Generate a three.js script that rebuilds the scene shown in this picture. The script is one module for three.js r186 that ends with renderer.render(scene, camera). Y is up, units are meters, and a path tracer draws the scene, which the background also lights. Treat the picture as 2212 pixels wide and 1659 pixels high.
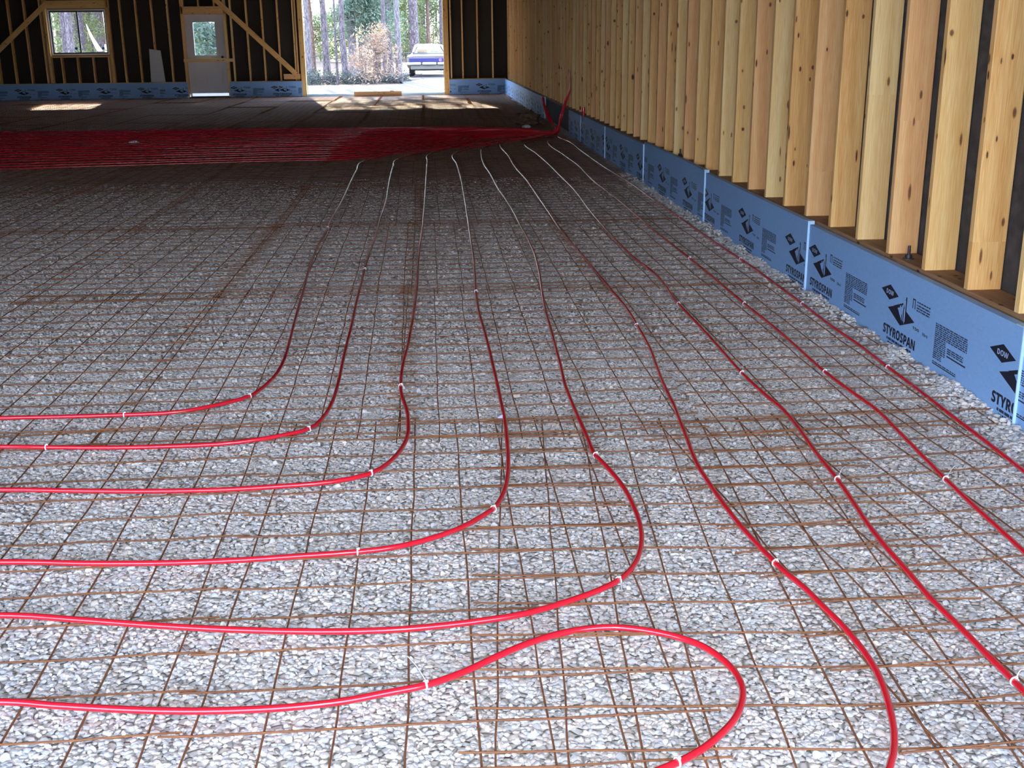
import * as THREE from 'three';
import { mergeGeometries, toCreasedNormals } from 'three/addons/utils/BufferGeometryUtils.js';
import { RoundedBoxGeometry } from 'three/addons/geometries/RoundedBoxGeometry.js';
import { createNoise2D, createNoise3D } from 'simplex-noise';

// ---------------------------------------------------------------- camera
const W = 2212, H = 1659, F = 2437.6, PITCH = 0.2949, YAW = 0.0688, ROLL = -0.0103, EYE = 1.371;
const scene = new THREE.Scene();
const camera = new THREE.PerspectiveCamera(2 * Math.atan(H / 2 / F) * 180 / Math.PI, W / H, 0.05, 400);
const fwd = new THREE.Vector3(Math.sin(YAW) * Math.cos(PITCH), -Math.sin(PITCH), -Math.cos(YAW) * Math.cos(PITCH));
let rgt = new THREE.Vector3(Math.cos(YAW), 0, Math.sin(YAW)), up = new THREE.Vector3().crossVectors(rgt, fwd);
{
  const c = Math.cos(ROLL), s = Math.sin(ROLL), r0 = rgt.clone(), u0 = up.clone();
  rgt = r0.clone().multiplyScalar(c).addScaledVector(u0, s);
  up = u0.clone().multiplyScalar(c).addScaledVector(r0, -s);
}
camera.matrixAutoUpdate = true;
camera.position.set(0, EYE, 0);
camera.quaternion.setFromRotationMatrix(new THREE.Matrix4().makeBasis(rgt, up, fwd.clone().negate()));
scene.add(camera);

// ---------------------------------------------------------------- sky, sun, flash, exposure
const EXPOSURE = 10.8, SKY = 1.0, SUN = 3.6, FLASH = 0.9;
{
  const w = 64, h = 32, d = new Float32Array(w * h * 4);
  for (let y = 0; y < h; y++) for (let x = 0; x < w; x++) {
    const e = Math.max(0, ((y + 0.5) / h - 0.5) * 2), t = Math.pow(e, 0.6), o = (y * w + x) * 4;
    d[o] = 0.92 - 0.42 * t; d[o + 1] = 1.0 - 0.29 * t; d[o + 2] = 1.19 - 0.02 * t; d[o + 3] = 1;
  }
  const t = new THREE.DataTexture(d, w, h, THREE.RGBAFormat, THREE.FloatType);
  t.mapping = THREE.EquirectangularReflectionMapping; t.magFilter = THREE.LinearFilter; t.needsUpdate = true;
  scene.background = t; scene.environment = t; scene.backgroundIntensity = SKY; scene.environmentIntensity = SKY;
}
const sun = new THREE.DirectionalLight(new THREE.Color().setRGB(1, 0.86, 0.66), SUN);
{
  const az = 0.16, el = 0.41;                                // low sun beyond the far wall, a little to the left
  sun.position.set(-Math.sin(az) * Math.cos(el) * 80 - 5, Math.sin(el) * 80, -30 - Math.cos(az) * Math.cos(el) * 80);
  sun.target.position.set(-5, 0, -30);
  sun.castShadow = true; Object.assign(sun.shadow.camera, { left: -45, right: 45, top: 45, bottom: -45, near: 1, far: 200 });
  scene.add(sun, sun.target);
}
const flash = new THREE.SpotLight(new THREE.Color().setRGB(1, 0.97, 0.95), FLASH, 0, 0.62, 0.5, 2);   // the camera's own flash, just above the lens
flash.position.set(0.03, EYE + 0.06, 0.0); flash.target.position.copy(camera.position).addScaledVector(fwd, 6);
flash.castShadow = true; flash.shadow.radius = 2; scene.add(flash, flash.target);
const renderer = new THREE.WebGLRenderer({ antialias: true });
renderer.toneMapping = THREE.LinearToneMapping; renderer.toneMappingExposure = EXPOSURE;
renderer.shadowMap.enabled = true;

// ---------------------------------------------------------------- helpers
const rng = (s) => () => { s = (s + 0x6d2b79f5) | 0; let t = Math.imul(s ^ (s >>> 15), 1 | s); t = (t + Math.imul(t ^ (t >>> 7), 61 | t)) ^ t; return ((t ^ (t >>> 14)) >>> 0) / 4294967296; };
const R = rng(7), rr = (a, b, r = R) => a + (b - a) * r();
const n2 = createNoise2D(rng(11)), n3 = createNoise3D(rng(12));
const ray = (x, y) => fwd.clone().multiplyScalar(F).addScaledVector(rgt, x - W / 2).addScaledVector(up, H / 2 - y).normalize();
const onFloor = (x, y, h = 0) => { const d = ray(x, y); return d.multiplyScalar((h - EYE) / d.y).add(camera.position); };   // where a sight line meets the level h
const onDepth = (x, y, D) => { const d = ray(x, y); return d.multiplyScalar(-D / d.z).add(camera.position); };               // ... the upright plane D metres away
const V = (x, y, z) => new THREE.Vector3(x, y, z);
const taken = new Map();
function numbered(n) { const k = taken.get(n) ?? 0; taken.set(n, k + 1); return k ? `${n}_${String(k).padStart(3, '0')}` : n; }
function shadows(m) { m.castShadow = m.receiveShadow = true; return m; }
function mesh(name, geo, mat, parent) {
  const m = shadows(new THREE.Mesh(Array.isArray(geo) ? mergeGeometries(geo) : geo, mat)); m.name = parent ? name : numbered(name);
  (parent ?? scene).add(m); return m;
}
function group(name, pos) { const g = new THREE.Group(); g.name = numbered(name); if (pos) g.position.copy(pos); scene.add(g); return g; }
function tag(o, label, category, grp) { o.userData = { label, category }; if (grp) o.userData.group = grp; return o; }
function struct(o) { o.userData.kind = 'structure'; return o; }
function box(x0, x1, y0, y1, z0, z1) {
  const g = new THREE.BoxGeometry(x1 - x0, y1 - y0, z1 - z0); g.translate((x0 + x1) / 2, (y0 + y1) / 2, (z0 + z1) / 2);
  const p = g.attributes.position, n = g.attributes.normal, uv = g.attributes.uv;     // uv in metres
  for (let i = 0; i < p.count; i++) {
    const ax = Math.abs(n.getX(i)), ay = Math.abs(n.getY(i));
    uv.setXY(i, ax > 0.5 ? p.getZ(i) : p.getX(i), ay > 0.5 ? p.getZ(i) : p.getY(i));
  }
  return g;
}
// a sawn timber w x d across, L long along y from 0, edges eased; uv in metres with an offset so that no two look alike
function stick(w, d, L, uo = 0, vo = 0, c = 0.003) {
  const a = w / 2, b = d / 2, pr = [[a - c, b], [a, b - c], [a, -b + c], [a - c, -b], [-a + c, -b], [-a, -b + c], [-a, b - c], [-a + c, b]];
  const pos = [], uv = []; let per = 0;
  for (let i = 0; i < 8; i++) {
    const p = pr[i], q = pr[(i + 1) % 8], l = Math.hypot(q[0] - p[0], q[1] - p[1]);
    pos.push(p[0], 0, p[1], q[0], 0, q[1], q[0], L, q[1], p[0], 0, p[1], q[0], L, q[1], p[0], L, p[1]);
    const u0 = uo + per, u1 = u0 + l; uv.push(u0, vo, u1, vo, u1, vo + L, u0, vo, u1, vo + L, u0, vo + L); per += l;
  }
  for (let i = 1; i < 7; i++) {
    const A = pr[0], B = pr[i], C = pr[i + 1];
    pos.push(A[0], L, A[1], B[0], L, B[1], C[0], L, C[1], A[0], 0, A[1], C[0], 0, C[1], B[0], 0, B[1]);
    for (const q of [A, B, C, A, C, B]) uv.push(uo + q[0], vo + q[1] * 0.3);
  }
  const g = new THREE.BufferGeometry();
  g.setAttribute('position', new THREE.Float32BufferAttribute(pos, 3)); g.setAttribute('uv', new THREE.Float32BufferAttribute(uv, 2));
  g.computeVertexNormals(); return g;
}
function tube(pts, r, seg, radial = 6, closed = false) { return new THREE.TubeGeometry(new THREE.CatmullRomCurve3(pts, closed, 'centripetal'), seg, r, radial, closed); }
function rod(a, b, r0, r1 = r0, n = 5) {
  const d = b.clone().sub(a), g = new THREE.CylinderGeometry(r1, r0, d.length(), n, 1);
  g.translate(0, d.length() / 2, 0); g.applyQuaternion(new THREE.Quaternion().setFromUnitVectors(V(0, 1, 0), d.normalize())); return g.translate(a.x, a.y, a.z);
}

// ---------------------------------------------------------------- materials
function canvasTex(w, h, draw, srgb = true) {
  const c = document.createElement('canvas'); c.width = w; c.height = h; draw(c.getContext('2d'), w, h);
  const t = new THREE.CanvasTexture(c); t.wrapS = t.wrapT = THREE.RepeatWrapping; if (srgb) t.colorSpace = THREE.SRGBColorSpace; return t;
}
const std = (color, roughness = 0.8, extra = {}) => new THREE.MeshStandardMaterial({ color, roughness, ...extra });
// spruce: pale early wood, darker streaks, knots; one picture is 0.6 m x 2.4 m
function woodTex(seed, base, streak, knots) {
  const r = rng(seed), n = createNoise2D(rng(seed + 1)), w = 384, h = 1024, d = new Uint8Array(w * h * 4), kn = [];
  for (let i = 0; i < knots; i++) kn.push([r() * w, r() * h, 2 + r() * r() * 7, 4 + r() * r() * 16, r() < 0.35]);
  for (let y = 0; y < h; y++) for (let x = 0; x < w; x++) {
    const u = x / w, v = y / h, wrap = (s, t) => n(Math.cos(u * 6.283) * s, Math.sin(u * 6.283) * s + v * t);
    let warp = 0, dark = 0, halo = 0;
    for (const k of kn) {
      let dx = x - k[0], dy = y - k[1]; dx -= Math.round(dx / w) * w; dy -= Math.round(dy / h) * h;
      const q = Math.hypot(dx / k[2], dy / k[3]); if (q < 6) { warp += Math.exp(-q * 0.9) * 2.2; dark = Math.max(dark, Math.min(1, Math.max(0, (1.35 - q) * 1.6)) * (k[4] ? 1 : 0.7)); halo = Math.max(halo, Math.exp(-q * 0.7)); }
    }
    const g1 = Math.sin((wrap(9, 3) * 2 + wrap(30, 1.2)) * 6 + warp * 5), g2 = wrap(60, 8), g3 = wrap(1.4, 1.5);
    const t = 0.48 + 0.24 * g1 + 0.2 * g2 + 0.3 * g3 + halo * 0.5;
    const o = (y * w + x) * 4;
    for (let c = 0; c < 3; c++) d[o + c] = Math.max(0, Math.min(255, (base[c] + (streak[c] - base[c]) * Math.max(0, Math.min(1.2, t))) * (1 - dark * (0.72 - 0.1 * (c === 0 ? 1 : 0)))));
    d[o + 3] = 255;
  }
  const t = new THREE.DataTexture(d, w, h); t.wrapS = t.wrapT = THREE.RepeatWrapping; t.magFilter = THREE.LinearFilter; t.colorSpace = THREE.SRGBColorSpace; t.repeat.set(1 / 0.6, 1 / 2.4); t.needsUpdate = true; return t;
}
const woods = [[1, [250, 215, 146], [230, 174, 98], 30], [2, [247, 206, 134], [220, 156, 84], 40], [3, [247, 203, 138], [228, 162, 100], 22], [4, [252, 222, 158], [234, 186, 114], 28]]
  .map(([s, a, b, k]) => std(0xffffff, 0.72, { map: woodTex(s * 31, a, b, k) }));
const wood = (i) => woods[((i % woods.length) + woods.length) % woods.length];
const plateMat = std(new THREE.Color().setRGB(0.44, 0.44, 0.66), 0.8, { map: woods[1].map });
const paper = (() => {
  const t = canvasTex(256, 256, (g, w, h) => {
    const im = g.createImageData(w, h);
    for (let y = 0; y < h; y++) for (let x = 0; x < w; x++) {
      const u = x / w * 6.283, v = y / h * 6.283, k = 62 + 12 * n3(Math.cos(u) * 2 + 9, Math.sin(u) * 2, Math.cos(v) * 2 + Math.sin(v) * 3) + 5 * n3(Math.cos(u) * 12, Math.sin(u) * 12, Math.cos(v) * 12 + 3 * Math.sin(v)), o = (y * w + x) * 4;
      im.data[o] = k + 1; im.data[o + 1] = k; im.data[o + 2] = k + 2; im.data[o + 3] = 255;
    }
    g.putImageData(im, 0, 0);
  });
  t.repeat.set(0.8, 0.8); return std(0xffffff, 0.85, { map: t });
})();
const redPipe = new THREE.MeshPhysicalMaterial({ color: new THREE.Color().setRGB(0.68, 0.013, 0.03), roughness: 0.24, clearcoat: 0.8, clearcoatRoughness: 0.12 });
const tieWhite = std(0xf3f0f2, 0.4), rust = (() => {
  const t = canvasTex(64, 256, (g, w, h) => {
    const r = rng(5); g.fillStyle = '#7a4e37'; g.fillRect(0, 0, w, h);
    for (let i = 0; i < 900; i++) { const k = r(); g.fillStyle = k < 0.4 ? '#95602f' : k < 0.7 ? '#6b4434' : k < 0.9 ? '#8b5a46' : '#bf8030'; g.fillRect(r() * w, r() * h, 2 + r() * 12, 1 + r() * 5); }
  });
  return std(0xffffff, 0.85, { map: t, metalness: 0.1 });
})();
const weldRust = std(0xa8702c, 0.9), dark = std(0x15151a, 0.9), steel = std(0x4a4a4e, 0.5, { metalness: 0.7 });

// ---------------------------------------------------------------- the building shell
const XR = 2.079, XB = 2.275, XL = -13.2, DB = 31.68, DF = -0.7, TOP = 3.9;
const Z = (D) => -D;
const shellWall = std(0x4c4a48, 0.9), roofMat = std(0x5b4a38, 0.9);
struct(mesh('ceiling', box(XL - 0.2, XB + 0.2, TOP, TOP + 0.2, Z(DB) - 0.2, Z(DF) + 0.2), roofMat));
struct(mesh('wall_left', box(XL - 0.2, XL, -0.3, TOP, Z(DB) - 0.2, Z(DF) + 0.2), paper));
// the wall behind the camera with its wide doorway
struct(mesh('wall_front', [box(XL, -4.8, -0.3, TOP, Z(DF), Z(DF) + 0.2), box(1.9, XB, -0.3, TOP, Z(DF), Z(DF) + 0.2), box(-4.8, 1.9, 2.4, TOP, Z(DF), Z(DF) + 0.2)], shellWall));
// right wall: tarred paper behind, sole plate and studs in front of it
const wallRight = struct(group('wall_right', V(XB, 0, 0)));
mesh('backing_paper', box(0, 0.2, -0.3, TOP, Z(DB) - 0.2, Z(DF) + 0.2), paper, wallRight);
mesh('footing', box(2.136 - XB, 0, -0.3, 0.358, Z(DB), Z(DF)), std(0x6e6f72, 0.95), wallRight);
const plateX = 2.132 - XB;
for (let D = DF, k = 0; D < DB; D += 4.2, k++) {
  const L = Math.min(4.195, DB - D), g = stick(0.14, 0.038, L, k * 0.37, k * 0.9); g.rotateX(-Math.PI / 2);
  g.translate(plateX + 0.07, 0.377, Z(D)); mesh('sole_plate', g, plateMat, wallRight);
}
for (let k = -14, i = 0; k < 68; k++, i++) {                       // studs every 16 inches; the visible broad face looks back at the doorway
  const D = 4.705 + k * 0.4045; if (D > DB - 0.2 || D < DF + 0.1) continue;
  const g = stick(0.138, 0.038, TOP - 0.397, R() * 3, R() * 5);
  g.rotateY(rr(-0.012, 0.012)); g.translate(plateX + 0.069 + rr(0, 0.002), 0.397, Z(D + 0.019 + rr(-0.006, 0.006)));
  mesh('stud', g, wood([0, 3, 1, 0, 2, 3, 1, 2, 1, 3, 2][i % 11]), wallRight);
}
for (const D of [3.72, 4.99, 6.42, 8.0, 9.9, 12.2]) {              // anchor bolts through the plate
  const s = new THREE.CylinderGeometry(0.007, 0.007, 0.06, 8), n = new THREE.CylinderGeometry(0.016, 0.016, 0.014, 6), w = new THREE.CylinderGeometry(0.026, 0.026, 0.004, 14);
  s.translate(0, 0.03, 0); n.translate(0, 0.012, 0); w.translate(0, 0.002, 0);
  const g = mergeGeometries([s, n, w]); g.translate(plateX + 0.045, 0.396, Z(D)); mesh('anchor_bolt', g, steel, wallRight);
}
// far wall
const wallBack = struct(group('wall_back', V(0, 0, Z(DB))));
const at = (x, y, D = DB) => onDepth(x, y, D);
const doorX0 = -6.36, doorX1 = -5.36, doorTop = 2.13, opX0 = -3.27, opX1 = 0.43, winX0 = -9.87, winX1 = -8.38, winY0 = 1.13, winY1 = 2.28, opTop = 3.05;
const SH = [Z(0) - 0.16, Z(0) - 0.0];                              // sheathing lies 0.16 to 0.30 m behind the stud faces
{
  const q = (a, b, c, d) => box(a, b, c, d, -0.3, -0.15);
  mesh('backing_paper', [q(XL, winX0, -0.3, TOP), q(winX0, winX1, -0.3, winY0), q(winX0, winX1, winY1, TOP), q(winX1, doorX0, -0.3, TOP), q(doorX0, doorX1, -0.3, 0.035), q(doorX0, doorX1, doorTop, TOP),
    q(doorX1, opX0, -0.3, TOP), q(opX0, opX1, -0.3, -0.02), q(opX0, opX1, opTop, TOP), q(opX1, XB, -0.3, TOP)], std(0x37322b, 0.95), wallBack);
}
let wk = 0;
const upright = (name, x, y0, y1, w = 0.038, d = 0.14, z = -0.075) => { const g = stick(w, d, y1 - y0, R() * 3, R() * 4); g.translate(x, y0, z); return mesh(name, g, wood(wk++), wallBack); };
const level = (name, x0, x1, y, h, d = 0.14, z = -0.075) => { const g = stick(h, d, x1 - x0, R() * 3, R() * 4); g.rotateZ(-Math.PI / 2); g.translate(x0, y, z); return mesh(name, g, wood(wk++), wallBack); };
for (let x = -12.95; x < XB - 0.2; x += 0.4064) {
  const X = x + 0.075, hit = (a, b) => X > a - 0.05 && X < b + 0.05;
  if (hit(opX0, opX1)) { continue; }
  if (hit(winX0, winX1)) { upright('stud', X, 0.42, winY0 - 0.06); continue; }
  if (hit(doorX0, doorX1)) { upright('stud', X, doorTop + 0.2, TOP); continue; }
  upright('stud', X, 0.42, TOP);
}
for (const [x, y0, y1, w] of [[winX0 - 0.05, 0.42, TOP, 0.076], [winX1 + 0.06, 0.42, TOP, 0.076], [doorX0 - 0.05, 0.02, TOP, 0.07], [doorX1 + 0.05, 0.02, TOP, 0.07]]) upright('trimmer', x, y0, y1, w);
upright('door_post', opX0 - 0.065, 0, TOP, 0.13, 0.16, -0.07); upright('door_post', opX1 + 0.07, 0, TOP, 0.14, 0.16, -0.07); upright('trimmer', opX0 - 0.2, 0.42, TOP); upright('trimmer', opX1 + 0.2, 0.42, TOP);
level('header', winX0 - 0.09, winX1 + 0.1, 2.40, 0.2); level('sill_plate', winX0 - 0.05, winX1 + 0.05, winY0 - 0.04, 0.038);
level('header', doorX0 - 0.085, doorX1 + 0.085, doorTop + 0.1, 0.19); level('header', opX0 - 0.13, opX1 + 0.14, opTop + 0.12, 0.24, 0.16);
level('sole_plate', XL, doorX0 - 0.09, 0.40, 0.038); level('sole_plate', doorX1 + 0.09, opX0 - 0.14, 0.40, 0.038); level('sole_plate', opX1 + 0.15, 2.12, 0.40, 0.038);
level('cross_rail', doorX0 - 0.09, doorX1 + 0.2, 0.965, 0.085, 0.038, 0.02);                    // plank nailed across the door
for (const [p, q] of [[at(-60, 165), at(100, 8)], [at(455, -10), at(640, 160)]]) {               // slanting wind braces nailed over the studs
  const d = q.clone().sub(p); d.z = 0; const L = d.length(), g = stick(0.13, 0.022, L, R(), R()); g.rotateZ(Math.atan2(d.y, d.x) - Math.PI / 2); g.translate(p.x, p.y, 0.012); mesh('wind_brace', g, wood(wk++), wallBack);
}
level('blocking', -3.86, -3.42, 0.52, 0.14, 0.06, -0.03);
// window_1
{
  const w = struct(group('window_1', V(winX0, winY0, Z(DB) - 0.12))), ww = winX1 - winX0, hh = winY1 - winY0, vinyl = std(0xdcdce2, 0.45);
  const ring = (x0, x1, y0, y1, t, z0, z1) => [box(x0, x1, y0, y0 + t, z0, z1), box(x0, x1, y1 - t, y1, z0, z1), box(x0, x0 + t, y0 + t, y1 - t, z0, z1), box(x1 - t, x1, y0 + t, y1 - t, z0, z1)];
  mesh('window_frame', ring(0, ww, 0, hh, 0.035, -0.06, 0.05), vinyl, w);
  const glass = new THREE.MeshPhysicalMaterial({ color: 0xffffff, transmission: 1, roughness: 0.02, ior: 1.45, thickness: 0 });
  const stick2 = std(0x2f62c8, 0.5);
  [[0.035, ww / 2 + 0.02, 0.0], [ww / 2 - 0.02, ww - 0.035, -0.03]].forEach(([a, b, z]) => {
    const s = mesh('sash', ring(a, b, 0.035, hh - 0.035, 0.035, z - 0.012, z + 0.012), std(0x3a3a40, 0.5), w);
    mesh('pane', box(a + 0.035, b - 0.035, 0.07, hh - 0.07, z - 0.002, z + 0.002), glass, s);
    const st = new THREE.CircleGeometry(0.035, 20); st.translate(b - 0.13, 0.17, z + 0.004); mesh('sticker', st, stick2, s);
  });
  const film = []; const c = [];
  for (let i = 0; i <= 24; i++) { const t = i / 24; c.push([0.93 + 0.12 * t + 0.1 * t * t, 0.78 - 0.68 * t, 0.016 + 0.02 * Math.sin(t * 3)]); }
  for (let i = 0; i < 24; i++) { const [a, b] = [c[i], c[i + 1]], wd = 0.03 + 0.12 * i / 24; film.push(a[0], a[1], a[2], b[0], b[1], b[2], b[0] + wd, b[1], b[2] + 0.02, a[0], a[1], a[2], b[0] + wd, b[1], b[2] + 0.02, a[0] + wd, a[1], a[2] + 0.02); }
  const fg = new THREE.BufferGeometry(); fg.setAttribute('position', new THREE.Float32BufferAttribute(film, 3)); fg.computeVertexNormals();
  mesh('protective_film', fg, new THREE.MeshPhysicalMaterial({ color: 0xf4f4f8, roughness: 0.7, transmission: 0.82, side: THREE.DoubleSide }), w).position.z = -0.09;
}
// door_1: half-glazed slab standing a hand above the ground, daylight under it
{
  const d = struct(group('door_1', V(doorX0, 0.115, Z(DB) - 0.1))), w = doorX1 - doorX0, white = std(0xd5d2d0, 0.6), hh = 2.0;
  const gx0 = 0.2, gx1 = 0.77, gy0 = 0.98, gy1 = 1.82;
  mesh('door_slab', [box(-0.012, gx0, 0, hh + 0.012, -0.045, 0), box(gx1, w + 0.012, 0, hh + 0.012, -0.045, 0), box(gx0, gx1, 0, gy0, -0.045, 0), box(gx0, gx1, gy1, hh + 0.012, -0.045, 0)], white, d);
  const lite = mesh('lite_frame', [box(gx0 - 0.03, gx1 + 0.03, gy0 - 0.03, gy0, 0, 0.014), box(gx0 - 0.03, gx1 + 0.03, gy1, gy1 + 0.03, 0, 0.014), box(gx0 - 0.03, gx0, gy0, gy1, 0, 0.014), box(gx1, gx1 + 0.03, gy0, gy1, 0, 0.014)], white, d);
  mesh('pane', box(gx0, gx1, gy0, gy1, -0.025, -0.02), new THREE.MeshPhysicalMaterial({ color: 0xffffff, transmission: 1, roughness: 0.02, ior: 1.45, thickness: 0 }), lite);
  for (const [a, b] of [[0.12, 0.46], [0.54, 0.88]]) {
    const pn = [box(a, b, 0.12, 0.14, 0, 0.01), box(a, b, 0.74, 0.76, 0, 0.01), box(a, a + 0.02, 0.14, 0.74, 0, 0.01), box(b - 0.02, b, 0.14, 0.74, 0, 0.01)]; mesh('raised_panel', pn, white, d);
  }
  const kn = new THREE.SphereGeometry(0.03, 14, 10); kn.translate(w - 0.09, 0.93, 0.05); const ro = new THREE.CylinderGeometry(0.03, 0.03, 0.05, 14); ro.rotateX(Math.PI / 2); ro.translate(w - 0.09, 0.93, 0.02);
  mesh('door_knob', [kn, ro], steel, d);
}

// ---------------------------------------------------------------- gravel floor
const floor = struct(group('floor'));
const gravelMap = (() => {
  const w = 1024, d = new Uint8Array(w * w * 4), b = new Uint8Array(w * w * 4), r = rng(21), cells = 52, pts = [];
  for (let j = 0; j < cells; j++) for (let i = 0; i < cells; i++) pts.push([i + r(), j + r(), r(), r()]);
  for (let y = 0; y < w; y++) for (let x = 0; x < w; x++) {
    const u = x / w * cells, v = y / w * cells, iu = Math.floor(u), iv = Math.floor(v); let m = 9, s = 9, p = null;
    for (let j = -1; j <= 1; j++) for (let i = -1; i <= 1; i++) {
      const a = (iu + i + cells) % cells, c = (iv + j + cells) % cells, q = pts[c * cells + a], dx = q[0] - a + iu + i - u, dy = q[1] - c + iv + j - v, l = Math.hypot(dx, dy);
      if (l < m) { s = m; m = l; p = q; } else if (l < s) s = l;
    }
    const e = Math.min(1, (s - m) * 2.4), k = 0.8 + 0.2 * p[2], o = (y * w + x) * 4, warm = (p[3] - 0.5) * 12, g = (190 + 40 * k) * (0.7 + 0.3 * Math.sqrt(e));
    d[o] = Math.min(255, g + warm); d[o + 1] = Math.min(255, g); d[o + 2] = Math.min(255, g - warm * 0.6); d[o + 3] = 255;
    b[o] = b[o + 1] = b[o + 2] = 255 * Math.min(1, Math.sqrt(e) * (0.6 + 0.4 * p[2])); b[o + 3] = 255;
  }
  return [d, b].map((a, i) => { const t = new THREE.DataTexture(a, w, w); t.wrapS = t.wrapT = THREE.RepeatWrapping; t.magFilter = THREE.LinearFilter; if (!i) t.colorSpace = THREE.SRGBColorSpace; t.repeat.set(1 / 1.15, 1 / 1.15); t.needsUpdate = true; return t; });
})();
const heap = (X, D) => 0.035 * THREE.MathUtils.smoothstep(X, 1.86, 2.08) * (0.8 + 0.5 * n2(D * 3, 1)) + 0.006 * n2(X * 1.1, D * 1.1);
{
  const xs = [XL], ds = [];
  for (let x = -4; x < 1.8; x += 0.4) xs.push(x); for (let x = 1.8; x <= 2.15; x += 0.05) xs.push(x);
  for (let D = DF; D < 12; D += 0.2) ds.push(D); for (let D = 12; D < DB; D += 1) ds.push(D); ds.push(DB);
  const pos = [], uv = [], ix = [];
  for (const D of ds) for (const x of xs) { pos.push(x, heap(x, D) - 0.008, Z(D)); uv.push(x, D); }
  for (let j = 0; j < ds.length - 1; j++) for (let i = 0; i < xs.length - 1; i++) { const a = j * xs.length + i, b = a + 1, c = a + xs.length, e = c + 1; ix.push(a, b, c, b, e, c); }
  const g = new THREE.BufferGeometry(); g.setAttribute('position', new THREE.Float32BufferAttribute(pos, 3)); g.setAttribute('uv', new THREE.Float32BufferAttribute(uv, 2)); g.setIndex(ix); g.computeVertexNormals();
  mesh('gravel_bed', g, std(new THREE.Color().setRGB(0.9, 0.855, 0.79), 0.95, { map: gravelMap[0], bumpMap: gravelMap[1], bumpScale: 0.006 }), floor);
  mesh('subgrade', box(XL, XB, -0.3, -0.06, Z(DB), Z(DF)), std(0x6b665e, 1), floor);
}
{
  const stone = new THREE.IcosahedronGeometry(1, 1).toNonIndexed ? new THREE.IcosahedronGeometry(1, 1) : null, p = stone.attributes.position;
  for (let i = 0; i < p.count; i++) { const v = V().fromBufferAttribute(p, i), k = 1 + 0.2 * n3(v.x * 1.3, v.y * 1.3, v.z * 1.3) + 0.1 * n3(v.x * 3 + 5, v.y * 3, v.z * 3); p.setXYZ(i, v.x * k, v.y * k * 0.78, v.z * k * 0.9); }
  const geo = toCreasedNormals(stone, 0.75);
  const stoneMat = std(0xffffff, 0.88), r = rng(99), m4 = new THREE.Matrix4(), q = new THREE.Quaternion(), e = new THREE.Euler(), list = [], cols = [];
  const tint = (c) => {
    const k = 0.585 + 0.1 * r(), t = r(), m = t < 0.14 ? [1.05, 0.99, 0.93] : t < 0.24 ? [1.05, 0.97, 0.97] : t < 0.55 ? [0.93, 0.98, 1.06] : t < 0.62 ? [0.84, 0.87, 0.92] : [1, 1, 1.01];
    return c.setRGB(k * m[0] * 1.05, k * m[1], k * m[2] * 0.92);
  };
  const lay = (X, D, size, dy) => {
    e.set(r() * 6.3, r() * 6.3, r() * 6.3); q.setFromEuler(e); if (r() < 0.82) q.setFromEuler(e.set((r() - 0.5) * 0.6, r() * 6.3, (r() - 0.5) * 0.6));
    m4.compose(V(X, heap(X, D) + dy, Z(D)), q, V(size * (0.8 + 0.5 * r()), size * (0.42 + 0.22 * r()), size)); list.push(m4.clone()); cols.push(tint(new THREE.Color()).clone());
  };
  for (let D = 1.55; D < 12; D += 0.25) {
    const x0 = -0.46 * D - 0.25, x1 = Math.min(2.09, 0.56 * D + 0.2), dense = D < 5 ? 8600 : D < 7 ? 5200 : 4200 * (1 - (D - 7) / 5.2), n = Math.round((x1 - x0) * 0.25 * dense);
    for (let i = 0; i < n; i++) { const big = r(), s = 0.0053 + 0.0044 * big * big + (r() < 0.05 ? 0.004 : 0); lay(x0 + (x1 - x0) * r(), D + 0.25 * r(), s * (D > 7.5 ? 1.15 : 1), -0.0042 + 0.0034 * (r() - 0.5) - s * 0.1); }
    const m = Math.round(70 * (D < 8 ? 1 : 0.4)); if (x1 > 1.9) for (let i = 0; i < m; i++) lay(1.92 + 0.16 * r(), D + 0.25 * r(), 0.007 + 0.006 * r(), 0.004 * r());   // heaped against the boards
  }
  const order = list.map((_, i) => i).sort((a, b) => list[b].elements[14] - list[a].elements[14]).filter((i) => Math.abs(list[i].elements[12]) < 1.05 && list[i].elements[13] > -0.0055);
  const single = new Set(order.slice(0, 300)), shades = [0.58, 0.64, 0.7, 0.75].flatMap((k) => [std(new THREE.Color().setRGB(k * 1.05, k, k * 0.94), 0.88), std(new THREE.Color().setRGB(k * 0.98, k * 0.98, k * 0.98), 0.88)]);
  let j = 0;
  for (const i of single) { const m = mesh('stone', geo, shades[j++ % shades.length], floor); list[i].decompose(m.position, m.quaternion, m.scale); }
  const rest = list.map((_, i) => i).filter((i) => !single.has(i)), im = shadows(new THREE.InstancedMesh(geo, stoneMat, rest.length));
  rest.forEach((i, k) => { im.setMatrixAt(k, list[i]); im.setColorAt(k, cols[i]); });
  im.name = 'gravel'; im.userData.kind = 'stuff'; floor.add(im);
}

// ---------------------------------------------------------------- welded wire mesh sheets
const WIRE = 0.0024;
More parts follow.
